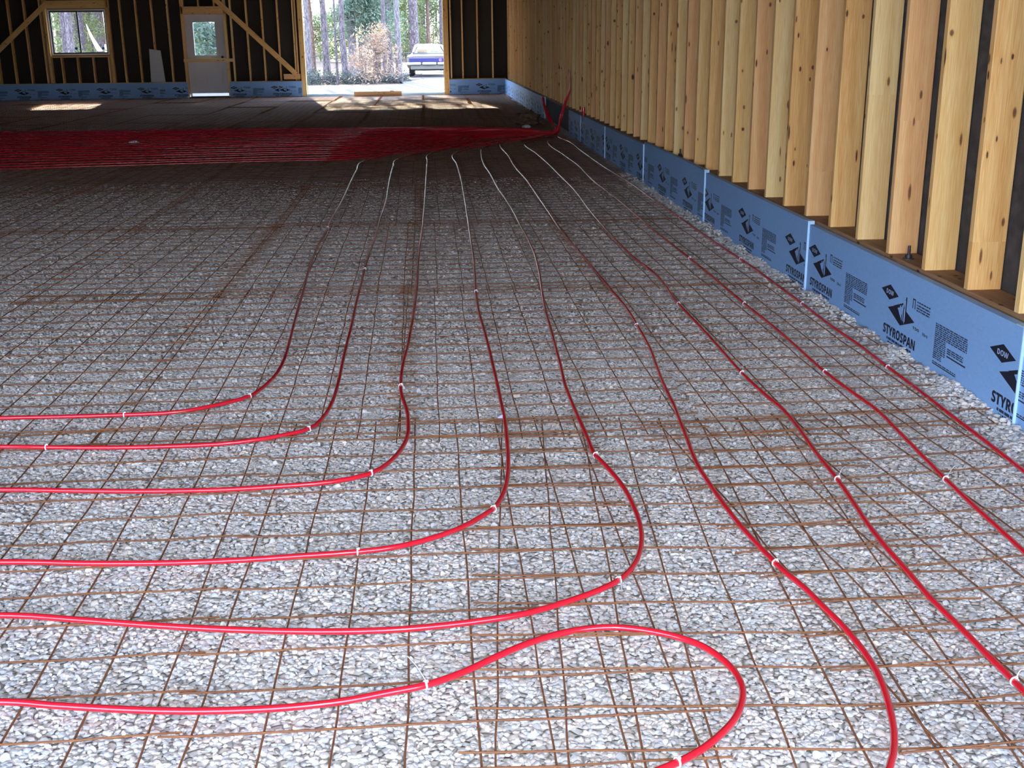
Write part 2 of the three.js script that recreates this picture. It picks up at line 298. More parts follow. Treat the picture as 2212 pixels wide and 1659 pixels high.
// a sheet: long wires run away from the doorway, cross wires lie on them; X and D of its near left knot, turn in radians
function sheet(X, D, nl, nc, turn, o = {}) {
  const { sx = 0.1475, sd = 0.159, seed = 1, fine = true, overL = 0.06, overR = 0.06, overN = 0.05, overF = 0.05, y = 0.0105 } = o, r = rng(seed * 77 + 5), s = new THREE.Group();
  const ph = r() * 50, wob = (a, b) => V(a + (fine ? 0.0035 * n2(a * 2.1 + ph, b * 2.1) : 0), (fine ? 0.0025 * n2(a * 2.7, b * 2.7 + ph) : 0), -(b + (fine ? 0.005 * n2(a * 1.7, b * 1.7 + ph * 2) : 0)));
  const wl = (nl - 1) * sx, wd = (nc - 1) * sd, parts = [];
  for (let i = 0; i < nl; i++) { const pts = [], n = fine ? 18 : 3; for (let k = 0; k <= n; k++) pts.push(wob(i * sx, -overN + (wd + overN + overF) * k / n)); parts.push(tube(pts, WIRE, n * (fine ? 2 : 1), fine ? 6 : 4)); }
  for (let j = 0; j < nc; j++) { const pts = [], n = fine ? 10 : 2; const l = overL + rr(-0.012, 0.012, r), q = overR + rr(-0.012, 0.012, r); for (let k = 0; k <= n; k++) { const p = wob(-l + (wl + l + q) * k / n, j * sd); p.y += WIRE * 1.8; pts.push(p); } parts.push(tube(pts, WIRE, n * (fine ? 2 : 1), fine ? 6 : 4)); }
  for (const g of parts) { const uv = g.attributes.uv; for (let i = 0; i < uv.count; i++) uv.setXY(i, uv.getY(i), uv.getX(i) * 6 + r()); }
  s.position.set(X, y + (o.lift ?? 0), Z(D)); s.rotation.y = turn;
  if (fine) {
    parts.forEach((g) => { const m = shadows(new THREE.Mesh(g, rust)); m.name = 'wire'; s.add(m); });
    const w = []; for (let i = 0; i < nl; i++) for (let j = 0; j < nc; j++) if (r() < 0.6) { const b = new THREE.OctahedronGeometry(WIRE * 1.35), p = wob(i * sx, j * sd); b.translate(p.x, p.y + WIRE, p.z); w.push(b); }
    const m = shadows(new THREE.Mesh(mergeGeometries(w), weldRust)); m.name = 'weld_spots'; m.userData.kind = 'stuff'; s.add(m);
  } else { const m = shadows(new THREE.Mesh(mergeGeometries(parts), rust)); m.name = 'wire_grid'; m.userData.kind = 'stuff'; s.add(m); }
  s.name = numbered('mesh_sheet'); scene.add(s); return s;
}
const MG = 'sheets of rusty wire mesh';
const near = [
  // X, D, longs, crosses, turn, options, label
  [-1.635, 1.385, 8, 17, 0.02, { sd: 0.163, seed: 1, overR: 0.07 }, 'rusty wire mesh sheet at lower left under the ends of four red pipes'],
  [-0.528, 1.40, 8, 17, 0, { sd: 0.1615, seed: 2, lift: 0.002 }, 'rusty mesh sheet in the lower middle, left part of the closed loop on it'],
  [0.06, 1.465, 8, 17, -0.07, { sd: 0.1555, seed: 3, sx: 0.1463, lift: 0.005, overL: 0.07, overR: 0.2 }, 'skewed rusty wire mesh sheet with the round end of the closed pipe loop on it'],
  [1.02, 1.40, 8, 17, 0.085, { sd: 0.1545, seed: 4, lift: 0.008, overL: 0.1 }, 'rusty wire mesh sheet nearest the blue boards at lower right, tilted against its neighbour'],
  [-2.27, 3.86, 8, 17, 0, { sd: 0.158, seed: 5, lift: 0.004 }, 'rusty wire mesh sheet at the left edge just behind the farthest pipe bend'],
  [-1.176, 3.86, 8, 17, 0.012, { sd: 0.158, seed: 6, lift: 0.007 }, 'rusty wire mesh sheet under the first two pipes that sweep off to the left'],
  [-0.150, 3.82, 8, 17, 0, { sd: 0.1575, sx: 0.149, seed: 7, lift: 0.010, overR: 0.08 }, 'rusty wire mesh sheet in the centre of the floor, under the third to sixth pipes'],
  [1.03, 3.745, 8, 17, 0, { sd: 0.158, sx: 0.142, seed: 8, lift: 0.012 }, 'rusty wire mesh sheet along the foot of the second blue board'],
];
near.forEach(([X, D, nl, nc, t, o, label]) => tag(sheet(X, D, nl, nc, t, o), label, 'wire mesh', MG));
for (let k = 0; k < 6; k++) tag(sheet(0.985 - (k + 0) * 1.09 + (k ? rr(-0.03, 0.03) : 0), 6.3 + rr(-0.03, 0.03), 8, 17, rr(-0.012, 0.012), { seed: 20 + k, lift: (k % 3) * 0.004 }),
  ['rusty wire mesh sheet in the third row, beside the blue boards', 'rusty wire mesh sheet in the third row, second from the blue boards', 'rusty wire mesh sheet in the third row, third from the blue boards', 'rusty wire mesh sheet in the third row, fourth from the blue boards', 'rusty wire mesh sheet in the third row, fifth from the blue boards', 'rusty wire mesh sheet at the left edge of the third row'][k], 'wire mesh', MG);
{
  let proto = null;
  for (let row = 0; row < 9; row++) {
    const D = 8.78 + row * 2.49, cols = Math.min(12, Math.ceil((2.05 + 0.46 * (D + 2.5)) / 1.09));
    for (let k = 0; k < cols; k++) {
      const x = 0.985 - k * 1.09 + rr(-0.03, 0.03), t = rr(-0.012, 0.012), d = D + rr(-0.03, 0.03);
      let s; if (!proto) { s = proto = sheet(x, d, 8, 17, t, { seed: 40, fine: false }); } else { s = proto.clone(); s.name = numbered('mesh_sheet'); s.position.set(x, 0.0105 + ((k + row) % 3) * 0.004, Z(d)); s.rotation.y = t; scene.add(s); }
      tag(s, row < 2 ? 'rusty wire mesh sheet lying in the dim rows before the red pipe band' : row < 5 ? 'rusty wire mesh sheet lying under or around the red pipe band' : 'rusty wire mesh sheet lying in the dark rows before the far wall', 'wire mesh', row < 2 ? 'mesh sheets before the pipe band' : row < 5 ? 'mesh sheets around the pipe band' : 'mesh sheets near the far wall');
    }
  }
}

// ---------------------------------------------------------------- red heating pipes
const PR = 0.0079, PH = 0.025;
const pipesAt = {
  a: [[0, 903], [134, 900], [268, 896], [385, 890], [468, 875], [539, 856], [575, 831], [595, 811], [612, 781], [622, 751], [636, 697], [656, 627], [669, 577], [689, 527], [701, 508], [714, 477], [727, 455], [743, 425], [756, 396], [769, 370], [784, 349]],
  b: [[0, 965], [100, 966], [234, 967], [368, 964], [488, 958], [585, 945], [667, 927], [697, 903], [718, 868], [730, 830], [740, 784], [749, 744], [760, 701], [769, 657], [779, 617], [787, 584], [799, 547], [811, 510], [821, 474], [833, 438], [838, 409], [842, 386], [849, 360], [857, 345]],
  c: [[0, 1058], [159, 1060], [318, 1061], [476, 1058], [596, 1051], [715, 1041], [800, 1023], [838, 1001], [867, 970], [881, 940], [882, 918], [881, 895], [874, 871], [867, 851], [866, 834], [867, 811], [872, 781], [881, 747], [887, 714], [892, 687], [897, 650], [901, 617], [903, 574], [906, 537], [911, 504], [914, 477], [917, 441], [919, 409], [921, 376], [923, 350], [926, 334]],
  d: [[0, 1214], [198, 1217], [357, 1216], [516, 1210], [635, 1202], [772, 1192], [859, 1181], [938, 1161], [998, 1139], [1038, 1117], [1066, 1099], [1085, 1071], [1095, 1040], [1098, 1000], [1096, 958], [1091, 911], [1083, 871], [1073, 824], [1063, 781], [1055, 747], [1044, 707], [1034, 671], [1028, 630], [1026, 597], [1023, 560], [1018, 525], [1011, 477], [1005, 438], [1000, 409], [994, 380], [986, 354], [979, 334]],
  e: [[0, 1329], [159, 1338], [318, 1350], [453, 1358], [596, 1363], [740, 1364], [859, 1360], [930, 1354], [1018, 1344], [1137, 1325], [1236, 1296], [1296, 1274], [1336, 1254], [1363, 1230], [1379, 1202], [1386, 1167], [1383, 1135], [1371, 1099], [1351, 1059], [1328, 1028], [1301, 998], [1285, 982], [1269, 945], [1249, 901], [1232, 861], [1220, 828], [1212, 794], [1198, 741], [1187, 701], [1177, 664], [1170, 624], [1165, 590], [1155, 550], [1142, 520], [1124, 487], [1111, 461], [1095, 435], [1075, 406], [1059, 376], [1046, 357], [1040, 337], [1043, 321]],
  f: [[0, 1516], [119, 1524], [278, 1533], [397, 1536], [516, 1534], [635, 1527], [740, 1515], [839, 1496], [919, 1480], [998, 1453], [1078, 1416], [1157, 1384], [1236, 1363], [1316, 1355], [1375, 1359], [1435, 1369], [1480, 1381], [1520, 1397], [1559, 1423], [1587, 1451], [1601, 1477], [1605, 1500], [1599, 1528], [1585, 1556], [1555, 1588], [1520, 1616], [1480, 1639], [1440, 1657], [1380, 1680], [1250, 1715], [1000, 1760]],
  g: [[1750, 1800], [1850, 1740], [1905, 1690], [1923, 1655], [1931, 1616], [1931, 1576], [1923, 1536], [1911, 1492], [1893, 1449], [1873, 1417], [1849, 1385], [1818, 1349], [1782, 1314], [1738, 1270], [1694, 1234], [1675, 1216], [1639, 1179], [1599, 1135], [1571, 1099], [1540, 1056], [1506, 1002], [1481, 939], [1466, 902], [1455, 873], [1438, 840], [1419, 792], [1403, 750], [1379, 707], [1352, 664], [1319, 624], [1285, 584], [1249, 540], [1222, 511], [1202, 484], [1183, 455], [1160, 422], [1137, 389], [1114, 363], [1098, 337], [1082, 311]],
  h: [[2330, 1620], [2270, 1552], [2212, 1495], [2191, 1472], [2135, 1417], [2068, 1349], [2008, 1290], [1964, 1238], [1921, 1190], [1877, 1135], [1837, 1075], [1809, 1035], [1767, 983], [1730, 931], [1694, 887], [1650, 850], [1602, 805], [1554, 751], [1512, 705], [1464, 654], [1420, 596], [1368, 555], [1316, 503], [1276, 457], [1241, 411], [1209, 379], [1183, 353], [1160, 333], [1134, 311]],
  i: [[2420, 1400], [2300, 1279], [2212, 1192], [2155, 1139], [2114, 1102], [2043, 1035], [1951, 942], [1896, 887], [1841, 847], [1782, 803], [1723, 751], [1676, 710], [1608, 656], [1550, 607], [1490, 558], [1435, 515], [1388, 477], [1334, 431], [1281, 390], [1247, 356], [1218, 335], [1183, 306]],
  j: [[2420, 1185], [2300, 1086], [2212, 1018], [2134, 957], [2042, 887], [1980, 839], [1918, 793], [1859, 748], [1793, 702], [1733, 656], [1652, 596], [1600, 560], [1536, 518], [1470, 471], [1415, 434], [1362, 396], [1310, 364], [1261, 330], [1229, 306], [1206, 296]],
};
const mani = V(1.93, PH, Z(17.5));
// the last stretch: turn along the band of pipes and up the riser at the wall
function riserEnd(k, left) {
  const j = (n) => 0.03 * Math.sin(k * 2.4 + n * 1.7), base = V(mani.x + j(0) * 1.5, PH + 0.03, mani.z + j(1) * 2);
  const tip = left ? [V(1.86 + j(2), 0.2, Z(17.85)), V(1.80 + j(3) * 0.5, 0.4, Z(18.1)), V(1.79 + j(4) * 0.5, 0.50 + j(5), Z(18.2))]
    : [V(1.995 + j(2) * 0.7, 0.24, Z(17.55)), V(2.07 + j(3) * 0.5, 0.5, Z(17.5)), V(2.115 + j(4) * 0.15, 0.62, Z(17.48)), V(2.118 + j(5) * 0.08, 0.72 + 0.11 * Math.abs(Math.sin(k * 1.9)) * 2, Z(17.48))];
  return [base, ...tip];
}
const pipeTexts = {
  a: ['red heating pipe making the farthest bend off to the left edge, uppermost of the curves', [[268, 896], [539, 856], [708, 492]]],
  b: ['red heating pipe second from the top at the left edge, just below the farthest bend', [[100, 966], [667, 927], [788, 582]]],
  c: ['red heating pipe with a kinked S-shaped bend, third from the top at the left edge', [[866, 834], [801, 1022]]],
  d: ['red heating pipe running nearly straight away, then bending left below the blue-white clip', [[1066, 1099], [772, 1192], [1028, 630]]],
  e: ['red heating pipe with the large round bend just above the closed loop', [[1336, 1254], [1287, 983]]],
  f: ['red heating pipe curling back in a closed loop at the bottom of the floor', [[919, 1480], [1463, 1647]]],
  g: ['red heating pipe curving down around the right of the closed loop', [[1675, 1216], [1375, 703]]],
  h: ['red heating pipe third from the blue boards, with upright tie tails', [[1603, 806], [1809, 1035], [2191, 1472], [1466, 656]]],
  i: ['red heating pipe second from the blue boards, slanting to the right edge', [[2043, 1035], [1782, 803], [1608, 656], [1490, 558]]],
  j: ['red heating pipe nearest the blue boards, running beside them all along', [[1918, 793], [1733, 656], [1600, 560], [1469, 470]]],
};
const tails = { f0: [-38, -62], h0: [4, -32], h1: [17, -28], i0: [30, -36], h2: [22, -26], e0: [8, 22] };
Object.keys(pipesAt).forEach((key, idx) => {
  const px = pipesAt[key], pts = px.map(([x, y]) => onFloor(x, y, PH));
  if ('abcdef'.includes(key)) pts.unshift(V(pts[0].x - 3.5, PH, pts[0].z - (key === 'f' || key === 'e' ? -0.05 : 0.05)), V(pts[0].x - 1.2, PH, pts[0].z - 0.01));
  const end = pts[pts.length - 1];
  if (key !== 'f' && end.x < 1.6) {                                                                    // join the band and run along it to the riser
    const off = 0.02 + idx * 0.012; for (const t of [0.12, 0.4, 0.75]) { const z0 = end.z - 0.55 * Math.min(1, (1.9 - end.x) / 1.5); pts.push(V(end.x + (mani.x - end.x) * t + 0.05, PH + 0.004, THREE.MathUtils.lerp(z0, mani.z, t) + off * (1 - t))); }
  }
  if (key !== 'f') pts.push(...riserEnd(idx, idx % 3 === 1));
  const o = tag(mesh('heating_pipe', tube(pts, PR, Math.min(420, pts.length * 8), 12), redPipe), pipeTexts[key][0], 'pipe');
  pipeTexts[key][1].forEach(([x, y], n) => {                                            // cable ties that hold it to the mesh
    const c = onFloor(x, y, PH); let bi = 0; pts.forEach((p, i) => { if (i > 0 && i < pts.length - 1 && p.distanceTo(c) < pts[bi].distanceTo(c)) bi = i; }); bi = Math.max(1, bi);
    const t = pts[bi + 1].clone().sub(pts[bi - 1]).normalize(), g = new THREE.TorusGeometry(PR + 0.0012, 0.0017, 6, 18); g.scale(1, 1.12, 1.5);
    g.applyQuaternion(new THREE.Quaternion().setFromUnitVectors(V(0, 0, 1), t));
    const hd = new RoundedBoxGeometry(0.006, 0.006, 0.005, 1, 0.001); hd.translate(0.004, PR + 0.002, 0); const kids = [g.toNonIndexed(), hd.index ? hd.toNonIndexed() : hd];
    const tie = mesh('cable_tie', kids, tieWhite, o); tie.position.copy(c);
    const tl = tails[key + n]; if (tl) {
      const tip = onFloor(x + tl[0], y + tl[1], 0.045).sub(c); mesh('tie_tail', tube([V(0.003, PR, 0), tip.clone().multiplyScalar(0.5).add(V(0, 0.012, 0)), tip], 0.0014, 10, 5), tieWhite, tie);
    }
  });
});
// the dense band of pipes along the middle of the building
for (let k = 0; k < 27; k++) {
  const t = k / 26, D0 = THREE.MathUtils.lerp(13.25, 19.35, t), D1 = THREE.MathUtils.lerp(14.0, 19.0, t), w = () => rr(-0.035, 0.035), pts = [V(-13, PH, Z(D0 - 0.3 + w()))];
  for (const x of [-11, -9, -7.5, -6, -4.5, -3.2, -2, -1]) { const q = (x + 7) / 6; pts.push(V(x, PH + 0.006 * (k % 3), Z(THREE.MathUtils.lerp(D0, D1, q) + w()))); }
  const D2 = THREE.MathUtils.lerp(15.4, 19.0, t), D3 = THREE.MathUtils.lerp(16.7, 18.6, t);
  pts.push(V(0.1, PH + 0.006 * (k % 3), Z(D2 + w())), V(1.0, PH + 0.008 * (k % 4), Z(D3 + w())), V(1.55, PH + 0.01 * (k % 4), Z(THREE.MathUtils.lerp(17.2, 18.2, t))));
  pts.push(...riserEnd(k + 11, k % 3 === 0));
  tag(mesh('heating_pipe', tube(pts, PR, 120, 7), redPipe), 'red heating pipe in the dense dark band running left from the corner riser', 'pipe', 'pipes in the dense red band');
}
tag(mesh('pipe_stub', [rod(V(2.1, 0.3, Z(15.7)), V(2.1, 0.46, Z(15.72)), PR * 2.2, PR * 2.2, 10), rod(V(2.1, 0.45, Z(15.72)), V(2.1, 0.5, Z(15.72)), PR * 2.8, PR * 2.4, 10)], redPipe), 'short orange red pipe stub standing behind the boards right of the riser', 'pipe');
// scraps
{
  const clip = mesh('plastic_clip', (() => { const g = []; g.push(rod(V(-0.012, 0.02, 0.004), V(0.014, 0.03, -0.01), 0.004, 0.003, 6).toNonIndexed(), rod(V(-0.01, 0.016, -0.012), V(0.006, 0.028, 0.008), 0.004, 0.004, 6).toNonIndexed(), new RoundedBoxGeometry(0.018, 0.012, 0.012, 1, 0.003).translate(0, 0.018, 0)); return g.map((q) => q.index ? q.toNonIndexed() : q); })(), std(0xd8dcff, 0.35));
  clip.position.copy(onFloor(1082, 913, 0)); tag(clip, 'small blue-white plastic clip touching the nearly straight red pipe', 'clip');
  const scrap = (x, y, s, label) => { const g = new THREE.IcosahedronGeometry(s, 2), p = g.attributes.position; for (let i = 0; i < p.count; i++) { const v = V().fromBufferAttribute(p, i).multiplyScalar(1 + 0.35 * n3(p.getX(i) * 3 / s, p.getY(i) * 3 / s, p.getZ(i) * 3 / s)); p.setXYZ(i, v.x * 1.5, v.y * 0.6, v.z); } g.computeVertexNormals(); const m = mesh('plastic_scrap', g, std(0xdedee4, 0.5)); m.position.copy(onFloor(x, y, s * 0.3)); m.position.y += 0.03; tag(m, label, 'scrap'); };
  scrap(1137, 278, 0.045, 'small white plastic scrap lying on the red pipe band near the riser');
  scrap(1129, 257, 0.06, 'pale plastic scrap beside the crumpled brown heap');
  scrap(290, 313, 0.045, 'pale plastic scrap on the red pipe band far to the left');
  const g = new THREE.IcosahedronGeometry(0.3, 4), p = g.attributes.position; for (let i = 0; i < p.count; i++) { const v = V().fromBufferAttribute(p, i), k = 1 + 0.3 * n3(v.x * 6, v.y * 6, v.z * 6) + 0.16 * n3(v.x * 15, v.y * 15, v.z * 15); p.setXYZ(i, v.x * k * 0.8, Math.max(-0.02, v.y * k * 0.62), v.z * k * 1.4); } g.computeVertexNormals();
  const h = mesh('plastic_heap', g, std(0x75604c, 0.5)); h.position.set(1.72, 0.02, Z(19.9)); tag(h, 'crumpled brown plastic sheet heaped at the torn end of the far blue boards', 'plastic sheet');
}

// ---------------------------------------------------------------- printed insulation boards
const BH = 0.425, TILE = 1.07;
const foamMap = canvasTex(2048, 814, (g, w, h) => {
  const X = (u) => u / TILE * w, Y = (y) => h - y / BH * h, poly = (pts) => { g.beginPath(); pts.forEach(([u, y], i) => (i ? g.lineTo(X(u), Y(y)) : g.moveTo(X(u), Y(y)))); g.closePath(); g.fill(); };
  g.fillStyle = '#8cb9ea'; g.fillRect(0, 0, w, h);
  const r = rng(3); for (let i = 0; i < 2600; i++) { g.fillStyle = r() < 0.5 ? 'rgba(255,255,255,0.035)' : 'rgba(40,80,150,0.035)'; g.beginPath(); g.ellipse(r() * w, r() * h, 3 + r() * 26, 2 + r() * 8, 0, 0, 7); g.fill(); }
  const ink = '#10162e', base = '#8cb9ea'; g.fillStyle = ink;
  poly([[0.01, 0.268], [0.11, 0.304], [0.21, 0.268], [0.11, 0.233]]);
  g.fillStyle = '#b4cdf0'; g.font = `bold ${h * 0.068}px sans-serif`; g.textAlign = 'center'; g.textBaseline = 'middle'; g.save(); g.translate(X(0.11), Y(0.268)); g.scale(1.25, 1); g.fillText('DOW', 0, 0); g.restore();
  // the emblem: dark lozenge, its upper right quarter cut into upright strokes, a bar rising above
  g.fillStyle = ink; poly([[0.10, 0.197], [0.20, 0.226], [0.25, 0.18], [0.27, 0.215], [0.295, 0.285], [0.305, 0.285], [0.305, 0.222], [0.40, 0.194], [0.25, 0.145]]); poly([[0.165, 0.218], [0.268, 0.252], [0.268, 0.236], [0.2, 0.214]]);
  g.fillStyle = base; poly([[0.232, 0.232], [0.246, 0.237], [0.262, 0.176], [0.258, 0.170]]); poly([[0.256, 0.240], [0.268, 0.243], [0.278, 0.172], [0.272, 0.168]]); poly([[0.28, 0.225], [0.29, 0.232], [0.291, 0.162], [0.285, 0.166]]);
  g.fillStyle = '#b4cdf0'; poly([[0.283, 0.262], [0.293, 0.27], [0.296, 0.172], [0.29, 0.172]]);
  g.fillStyle = ink; g.textAlign = 'left'; g.textBaseline = 'alphabetic'; const fit = (s, u0, u1, y, size, weight = 'bold') => { g.font = `${weight} ${size / BH * h}px sans-serif`; const k = (X(u1) - X(u0)) / g.measureText(s).width; g.save(); g.translate(X(u0), Y(y)); g.scale(k, 1); g.fillText(s, 0, 0); if (size > 0.05) { g.lineWidth = 5; g.strokeStyle = g.fillStyle; g.strokeText(s, 0, 0); } g.restore(); };
  fit('STYROSPAN', 0.065, 0.43, 0.074, 0.058);
  const bar = (u0, u1, y0, y1, a) => { g.globalAlpha = a; g.fillRect(X(u0), Y(y1), X(u1) - X(u0), Y(y0) - Y(y1)); g.globalAlpha = 1; };
  const line = (u0, u1, y, t) => { let u = u0; while (u < u1) { const l = Math.min(u1 - u, 0.008 + 0.03 * r()); bar(u, u + l, y, y + t, 0.85); u += l + 0.005; } };
  line(0.114, 0.39, 0.052, 0.011); line(0.13, 0.37, 0.034, 0.011);
  bar(0.365, 0.372, 0.252, 0.296, 1); bar(0.388, 0.395, 0.252, 0.296, 1); bar(0.365, 0.395, 0.29, 0.296, 1); for (const y of [0.286, 0.272, 0.26, 0.249]) line(0.41, 0.545, y, 0.006); 
  fit('150', 0.382, 0.455, 0.164, 0.018); fit('lbs', 0.487, 0.545, 0.16, 0.018);
  for (let y = 0.242; y > 0.188; y -= 0.0085) line(0.61, 0.905, y, 0.0052);
  for (let y = 0.182; y > 0.094; y -= 0.0085) line(0.61, y > 0.12 ? 0.72 : 0.69, y, 0.0052);
  for (let y = 0.163; y > 0.138; y -= 0.0085) line(0.735, 0.88, y, 0.0052); bar(0.735, 0.905, 0.132, 0.138, 0.9); bar(0.61, 0.83, 0.072, 0.077, 0.9); line(0.61, 0.83, 0.08, 0.005);
  g.lineWidth = 3; g.strokeStyle = ink; g.beginPath(); g.ellipse(X(0.70), Y(0.024), X(0.036), h * 0.045, 0, 0, 7); g.stroke(); fit('C', 0.675, 0.725, 0.012, 0.03);
});
const foamBlue = (u0) => { const t = foamMap.clone(); t.repeat.set(1 / TILE, 1 / BH); t.offset.set(u0 / TILE, 0); t.needsUpdate = true; return std(0xffffff, 0.6, { map: t }); };
const foamMats = [0, 0.1, 0.38, 0.75].map(foamBlue), foamEdge = std(0xb4d8f2, 0.7);
// a board L long from its left end, face towards +z, one end cut clean and paler
function board(L, h, mat, name = 'insulation_board') {
  const g = group(name), f = box(0, L, 0, h, -0.036, 0), n = f.attributes.normal, uv = f.attributes.uv, p = f.attributes.position;
  for (let i = 0; i < n.count; i++) if (Math.abs(n.getZ(i)) < 0.5) uv.setXY(i, 0.95 + 0.001 * p.getX(i), 0.36);
  mesh('printed_face', f, mat, g);
  mesh('cut_edge', [box(L - 0.001, L + 0.004, 0, h + 0.001, -0.037, 0.0005), box(L - 0.05, L, h - 0.001, h + 0.003, -0.037, 0.0005)], foamEdge, g);
  return g;
}
const ordinal = ['nearest blue printed insulation board, cut off at the right edge', 'second blue printed insulation board along the right wall, its three print groups clearly readable', 'third blue printed insulation board along the right wall, two emblems meet at its near joint', 'fourth insulation board along the right wall, greyer, below the tight studs', 'fifth insulation board along the right wall, dim grey', 'sixth insulation board along the right wall, before the riser', 'last dim insulation board beside the red riser'];
const joints = [1.3, 3.744, 6.118, 8.566, 11.12, 13.65, 15.9, 17.3];
for (let k = 0; k < 7; k++) {
  const D0 = joints[k], D1 = joints[k + 1], b = board(D1 - D0, [0.4, 0.397, 0.418, 0.432, 0.41, 0.40, 0.40][k], foamMats[[3, 0, 1, 2, 0, 1, 2][k]]);
  b.position.set(XR + 0.009, -0.02 + 0.005 * (k % 2), Z(D1)); b.rotation.y = -Math.PI / 2 - 0.0045; tag(b, ordinal[k], 'insulation board', 'insulation boards along the right wall');
}
[[20.9, 23.3, 0.42], [23.3, 25.7, 0.42], [25.7, 28.2, 0.42], [28.2, 31.6, 0.42]].forEach(([D0, D1, h], k) => {
  const b = board(D1 - D0, h, foamMats[k]); b.position.set(XR - 0.02, -0.02, Z(D1)); b.rotation.y = -Math.PI / 2 + 0.005;
  tag(b, ['pale blue insulation board just beyond the riser, with a torn ragged lower corner', 'pale blue insulation board second beyond the riser', 'pale blue insulation board third beyond the riser', 'pale blue insulation board ending in the far right corner'][k], 'insulation board', 'insulation boards along the right wall');
});
{
  const z0 = Z(DB) + 0.05;
  [[-13.1, -11.9], [-11.9, -9.5], [-9.5, -7.15], [-7.15, doorX0 - 0.04], [doorX1 + 0.06, -4.0], [-4.0, opX0 - 0.12], [opX1 + 0.14, 2.06]].forEach(([a, b], k) => {
    const g = board(b - a, 0.425 - 0.002 * k, foamMats[k % 4]); g.position.set(a, -0.015, z0);
    tag(g, ['blue insulation board in the far left corner of the far wall', 'blue printed insulation board left below the window', 'blue printed insulation board below the right half of the window', 'short blue insulation board left of the white door', 'blue printed insulation board right of the white door', 'short blue insulation board left of the large doorway', 'blue printed insulation board right of the large doorway'][k], 'insulation board', 'insulation boards along the far wall');
  });
  const s = board(opX1 - opX0, 0.07, std(0xbfe0ee, 0.7), 'sill_strip'); s.position.set(opX0, -0.01, Z(DB) - 0.02); tag(s, 'low pale foam strip across the threshold of the large doorway', 'foam strip');
  const pk = stick(0.14, 0.04, 1.27, 0.3, 0.2); pk.rotateZ(-Math.PI / 2); const pl = mesh('plank', [pk, stick(0.05, 0.1, 0.1, 0, 0).rotateZ(-Math.PI / 2).translate(0.96, 0.065, -0.02)], wood(2)); pl.position.set(-1.99, 0.055, Z(DB - 0.35)); tag(pl, 'short brown plank on edge at the threshold of the large doorway', 'plank');
  const sh = new THREE.Shape(); [[0, 0], [0.37, 0], [0.31, 0.8], [0.02, 0.84]].forEach(([x, y], i) => (i ? sh.lineTo(x, y) : sh.moveTo(x, y)));
  const wp = mesh('white_panel', new THREE.ExtrudeGeometry(sh, { depth: 0.02, bevelEnabled: true, bevelSize: 0.003, bevelThickness: 0.003, bevelSegments: 1 }), std(0xc9cac9, 0.6)); wp.position.set(-7.34, 0.425, Z(DB) + 0.05); wp.rotation.x = -0.05; tag(wp, 'white panel offcut leaning on the studs left of the white door', 'panel');
}

// ---------------------------------------------------------------- outdoors
const GY = -0.07;
{
  const litter = canvasTex(512, 512, (g, w, h) => { const r = rng(8); g.fillStyle = '#5f5040'; g.fillRect(0, 0, w, h); for (let i = 0; i < 9000; i++) { g.fillStyle = ['#8d7660', '#5c4c40', '#806a62', '#6a5a48', '#9a8468', '#50473a'][Math.floor(r() * 6)]; g.save(); g.translate(r() * w, r() * h); g.rotate(r() * 6.3); g.fillRect(-4, -2, 5 + r() * 6, 3 + r() * 2); g.restore(); } });
  litter.repeat.set(0.5, 0.5);
  const g = new THREE.PlaneGeometry(320, 320, 90, 90); g.rotateX(-Math.PI / 2); const p = g.attributes.position, uv = g.attributes.uv;
  for (let i = 0; i < p.count; i++) { const x = p.getX(i), z = p.getZ(i), d = -z; const k = THREE.MathUtils.smoothstep(d, 54, 80); p.setY(i, GY - 0.06 + k * (0.35 + 0.3 * n2(x * 0.06, z * 0.06)) + (d > 52 || Math.abs(x) > 18 ? 0.12 * n2(x * 0.2, z * 0.2) : 0) + 3.2 * THREE.MathUtils.smoothstep(d, 90, 155)); uv.setXY(i, x, z); }
  g.computeVertexNormals(); struct(mesh('ground', g, std(0xffffff, 1, { map: litter })));
  const s = new THREE.Shape(); [[-14, 31.9], [-14, 36.5], [-7, 37.6], [-3.0, 37.8], [-1.4, 39], [-0.9, 43], [-1.6, 50], [-1.9, 58], [3.2, 60], [3.5, 31.9]].forEach(([x, d], i) => (i ? s.lineTo(x, d) : s.moveTo(x, d)));
  const dg = new THREE.ShapeGeometry(s, 8); dg.rotateX(-Math.PI / 2); const dr = gravelMap[0].clone(); dr.repeat.set(0.7, 0.7); dr.needsUpdate = true;
  struct(mesh('driveway', dg.translate(0, GY + 0.01, 0), std(new THREE.Color().setRGB(0.115, 0.108, 0.11), 0.95, { map: dr })));
  const fy = new THREE.PlaneGeometry(40, 30); fy.rotateX(-Math.PI / 2); fy.translate(-3, GY + 0.012, -DF + 15.3); struct(mesh('front_yard', fy, std(new THREE.Color().setRGB(0.85, 0.85, 0.87), 0.95, { map: dr })));
}
const barkTex = (seed, a, b) => canvasTex(128, 512, (g, w, h) => { const r = rng(seed); g.fillStyle = a; g.fillRect(0, 0, w, h); for (let i = 0; i < 700; i++) { g.fillStyle = r() < 0.6 ? b : '#8a8486'; g.globalAlpha = 0.25 + 0.4 * r(); g.fillRect(r() * w, r() * h, 2 + r() * 5, 8 + r() * 40); } g.globalAlpha = 1; });
const barks = [barkTex(1, '#524b4f', '#2f282c'), barkTex(2, '#5e493b', '#382822'), barkTex(3, '#443d42', '#261f24'), barkTex(4, '#5e5a5c', '#3a3638')].map((t) => std(0xffffff, 0.95, { map: t, bumpMap: t, bumpScale: 0.02 }));
